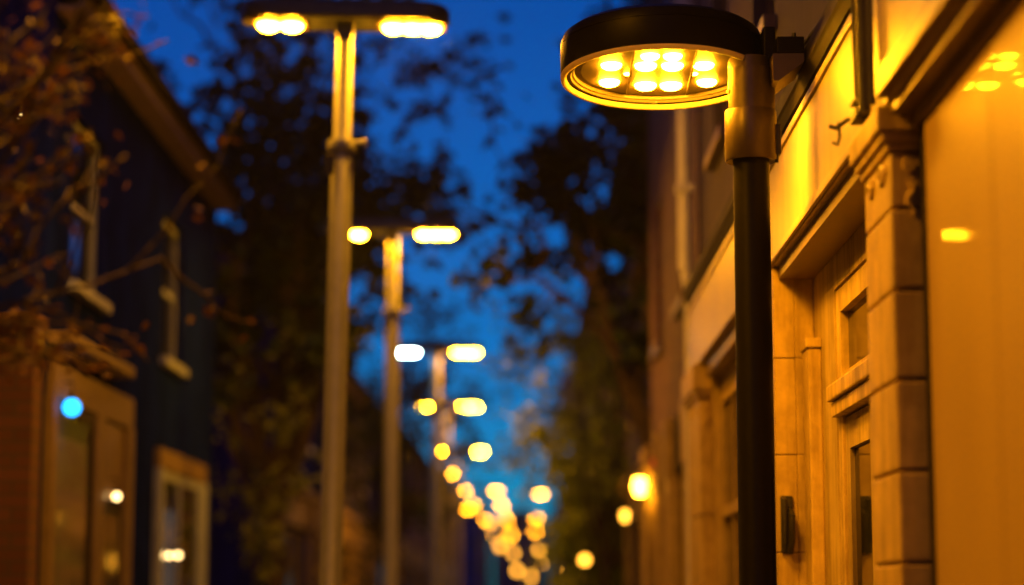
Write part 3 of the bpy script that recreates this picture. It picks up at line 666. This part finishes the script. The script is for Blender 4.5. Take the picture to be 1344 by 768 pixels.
def hung_light(x, y, z, r, mat, label, name='hanging_bulb', drop=0.25, mount=None):
    root = empty(name, (x, y, z)); tag(root, label, 'light')
    m = MB(); m.lathe([(0, r), (r*.5, r*.87), (r*.9, r*.4), (r, 0), (r*.87, -r*.5), (r*.5, -r*.87), (0, -r)], n=14); m.build('bulb', M[mat], root, True)
    m = MB(); m.lathe([(0, r*1.7), (r*.35, r*1.65), (r*.45, r*.9), (0, r*.85)], n=10); m.tube([(0, 0, r*1.6), (0, 0, drop)] + ([(mount, 0, drop)] if mount else []), .006, 6); m.build('fitting', M['iron'], root, True)
    return root
hung_light(-2.85, 13.35, 2.81, 0.055, 'blue', 'round blue light hanging at the top of the left shop window', 'blue_lamp', 0.16, -.10)
hung_light(-2.86, 14.95, 2.33, 0.026, 'bulb', 'small cream bulb beside the door of the blue house', 'hanging_bulb', 0.12, -.09)
hung_light(-2.87, 17.3, 1.97, 0.02, 'bulb', 'left bulb of a close warm pair low on the blue house', 'hanging_bulb', 0.1, -.08)
hung_light(-2.87, 17.72, 1.98, 0.024, 'bulb', 'right and larger bulb of a close warm pair low on the blue house', 'hanging_bulb', 0.1, -.08)
hung_light(-2.50, 10.33, 3.98, 0.010, 'bulb', 'tiny white bulb high at the left edge among the twigs', 'hanging_bulb', 0.1, -.42)
root = empty('alarm_box', (1.06, 17.4, 2.72)); tag(root, 'small red-lit alarm box on the brick house above the lantern', 'alarm')
m = MB(); m.box(0, .058, -.10, .10, -.09, .09, .012); m.build('box', M['darkwood'], root); m = MB(); m.lathe([(0.045, 0), (.04, .02), (0, .03)], (-.0, 0, 0), 12, ax=(-1, -.2, 0)); m.build('lamp_lens', M['red'], root, True)
# drain pipe with pale paint at the join of the two right buildings
root = empty('drainpipe', (1.02, 13.48, 0.1)); tag(root, 'pale grey drainpipe rising between the cream shop and the brick house', 'drainpipe')
m = MB(); m.tube([(0, 0, 3.6), (0, 0, 6.8)], 0.045, 12); m.tube([(0.03, 0, 0), (0.03, 0, 3.45), (0, 0, 3.6)], 0.04, 12)
m.build('pipe', M['white'], root, True)
for z in (4.1, 5.3, 6.5): m = MB(); m.box(-.055, .06, -.055, .055, z, z+.05, .004); m.build('pipe_clip', M['white'], root)
# banner
root = empty('street_banner', (0.74, 40, 4.7)); tag(root, 'narrow pale banner on a bracket, high against the sky above the far right houses', 'banner')
m = MB(); m.faces([(-.11+.22*i, .02*math.sin(j*1.3)+.01*i, j*.14) for j in range(9) for i in (0, 1)], [(2*j, 2*j+1, 2*j+3, 2*j+2) for j in range(8)])
o = m.build('cloth', M['cloth'], root, True); sm_ = o.modifiers.new('thick', 'SOLIDIFY'); sm_.thickness = 0.006
m = MB(); m.tube([(-.14, 0, 1.14), (.46, 0, 1.14)], .014, 8); m.tube([(-.14, 0, -.01), (.46, 0, -.01)], .014, 8); m.tube([(.44, 0, -.05), (.44, 0, 1.2)], .016, 8); m.build('bracket', M['iron'], root)

# ------------------------------------------------------------ trees
def leaf_quads(bm_, p, s, rnd):
    d = Vector((rnd.gauss(0, 1), rnd.gauss(0, 1), rnd.gauss(0, .7)-.3)).normalized(); n = d.orthogonal().normalized()
    n = Matrix.Rotation(rnd.uniform(0, 6.28), 3, d) @ n; q = d.cross(n)
    L = s*rnd.uniform(.7, 1.4); W = L*.34
    v = [bm_.verts.new(x) for x in (p, p+d*L*.45+q*W, p+d*L+n*L*.12, p+d*L*.45-q*W)]
    bm_.faces.new(v)
def tree(name, base, trunk_r, trunk_top, limbs, leafm, label, seed, leaf=0.08, per=26, spread=0.22, sub=4, group=None, twig=0.9, depth=3, down=0.0, barkm='bark', lean=None):
    """limbs: end points (offset from the base) of the main limbs; each is split into branches and twigs that carry leaf clumps"""
    rnd = random.Random(seed); base = Vector(base)
    root = empty(name, base); tag(root, label, 'tree', group)
    t = MB(); lv = MB(); top = Vector(trunk_top)
    pts = [Vector((rnd.gauss(0, .015)*k, rnd.gauss(0, .015)*k, 0)) + top*(k/6) for k in range(7)]
    t.tube(pts, [trunk_r*(1.25 if k == 0 else 1-.08*k) for k in range(7)], 12)
    def branch(a, b_, r, lev):
        n = 5; L = (b_-a).length; P = [a]
        off = Vector((rnd.gauss(0, 1), rnd.gauss(0, 1), rnd.gauss(0, .6)))*L*.07
        for k in range(1, n+1):
            s = k/n; P.append(a.lerp(b_, s) + off*math.sin(s*math.pi) + Vector((rnd.gauss(0, 1), rnd.gauss(0, 1), rnd.gauss(0, 1)))*L*.025 + Vector((0, 0, -down*L*s*s)))
        t.tube(P, [max(.003, r*(1-.8*k/n)) for k in range(n+1)], 6 if lev else 8)
        if lev >= depth-1:
            for k in range(per):
                q = P[rnd.randint(1, n)].lerp(P[rnd.randint(2, n)], rnd.random()) + Vector((rnd.gauss(0, 1), rnd.gauss(0, 1), rnd.gauss(0, .8)))*spread*rnd.random()
                leaf_quads(lv.bm, q, leaf, rnd)
            return
        for k in range(sub):
            s = rnd.uniform(.3, 1) if k else 1.0
            i = min(n-1, int(s*n)); st = P[i].lerp(P[i+1], s*n-i)
            dr_ = (b_-a).normalized() + Vector((rnd.gauss(0, 1), rnd.gauss(0, 1), rnd.gauss(0, .8)))*twig
            branch(st, st + dr_.normalized()*L*rnd.uniform(.35, .6), max(.005, r*.45), lev+1)
    for e in limbs:
        e = Vector(e); st = top*rnd.uniform(.75, 1.0)
        branch(st, e, trunk_r*.45, 0)
    tr = t.build('trunk', M[barkm], root, True)
    lv.build('crown', M[leafm], root)
    return root
def ring(cx, cy, cz, rx, ry, rz, n, seed, zmin=-.5):
    rnd = random.Random(seed); out = []
    while len(out) < n:
        v = Vector((rnd.gauss(0, 1), rnd.gauss(0, 1), rnd.gauss(0, 1))).normalized()
        if v.z < zmin: continue
        k = rnd.uniform(.6, 1); out.append((cx+v.x*rx*k, cy+v.y*ry*k, cz+v.z*rz*k))
    return out
tree('street_tree', (-2.72, 22.6, 0.1), 0.16, (0.05, 0, 3.0), ring(-0.22, 0, 5.0, 0.70, 1.2, 2.4, 14, 3), 'leaf', 'large dark tree with gaps of blue sky behind the nearest double lamp', 5, leaf=.16, per=32, spread=.20, sub=4, twig=.55, group='street trees')
tree('street_tree', (-1.95, 31.5, 0.1), 0.11, (0.0, 0, 2.2), ring(0.0, 0, 3.7, .95, 1.0, 1.5, 10, 8), 'leaf', 'smaller dark tree low between the first two lamp poles', 15, leaf=.10, per=20, spread=.22, sub=4, group='street trees')
tree('street_tree', (1.42, 20.6, 0.1), 0.17, (-0.05, 0, 3.2), ring(-0.10, 0.1, 5.5, 0.60, 1.2, 2.2, 13, 4, -.25) + [(-1.1, 0, 5.3), (-1.3, -.2, 4.9)], 'leaf', 'dark tree on the right whose airy branches hang over the street against the sky', 21, leaf=.16, per=27, spread=.17, sub=4, twig=.5, group='street trees', down=.05)
tree('street_tree', (0.95, 28.0, 0.1), 0.07, (0.0, 0, 1.6), ring(0.0, 0, 2.9, .42, .8, 1.6, 12, 6, -.8), 'leafy', 'yellow-green lamplit tree against the right terrace', 33, leaf=.12, per=26, spread=.16, sub=4, twig=.6, group='street trees')
tree('street_tree', (0.92, 24.2, 0.1), 0.05, (0.0, 0, 2.0), ring(-0.1, 0, 4.0, .42, .6, .7, 6, 16, -.8), 'leafy', 'slender yellow-green sapling in front of the right terrace, above the lanterns', 34, leaf=.08, per=16, spread=.18, sub=4, group='street trees')
tree('climbing_shrub', (-2.62, 21.6, 0.1), 0.05, (0.0, 0, 1.2), ring(0.05, -.1, 2.6, .20, .2, .9, 7, 26, -.9), 'leafd', 'lamplit yellowish shrub climbing the trunk of the large left tree', 44, leaf=.10, per=9, spread=.10, sub=3, twig=.4)
tree('autumn_tree', (-1.98, 5.0, 0.1), 0.06, (0.05, 0, 1.85), [(.55, 0, 2.45), (.70, .1, 2.62), (.45, -.1, 2.65), (.62, .1, 2.28), (.45, -.1, 2.1), (.80, .0, 2.70), (.50, -.1, 2.55), (.62, .15, 2.72), (.60, .1, 2.18)], 'leafo', 'sparse blurred orange twigs reaching in at the left edge', 51, leaf=.030, per=7, spread=.06, sub=5, twig=.55)
# brick gate pier behind the autumn tree
root = empty('brick_pier', (-2.915, 12.2, 0.1)); tag(root, 'narrow red brick pier at the left edge beneath the orange leaves', 'pier')
m = MB(); m.box(-.11, .11, -.12, .12, 0, 3.05); m.box(-.13, .13, -.14, .14, 3.052, 3.14, .01); m.build('shaft', M['terracotta'], root)

# ------------------------------------------------------------ evening air
if HAZE > 0:
    b = MB(); b.box(-40, 40, -12, 420, -1.3, 22)
    hm = bpy.data.materials.new('haze'); hm.use_nodes = True; n, l = hm.node_tree.nodes, hm.node_tree.links; n.clear()
    v = n.new('ShaderNodeVolumePrincipled'); v.inputs['Density'].default_value = HAZE; v.inputs['Color'].default_value = (0.8, 0.8, 0.8, 1); v.inputs['Anisotropy'].default_value = 0.6
    o = n.new('ShaderNodeOutputMaterial'); l.new(v.outputs[0], o.inputs['Volume'])
    tag(b.build('haze', hm), kind='stuff')
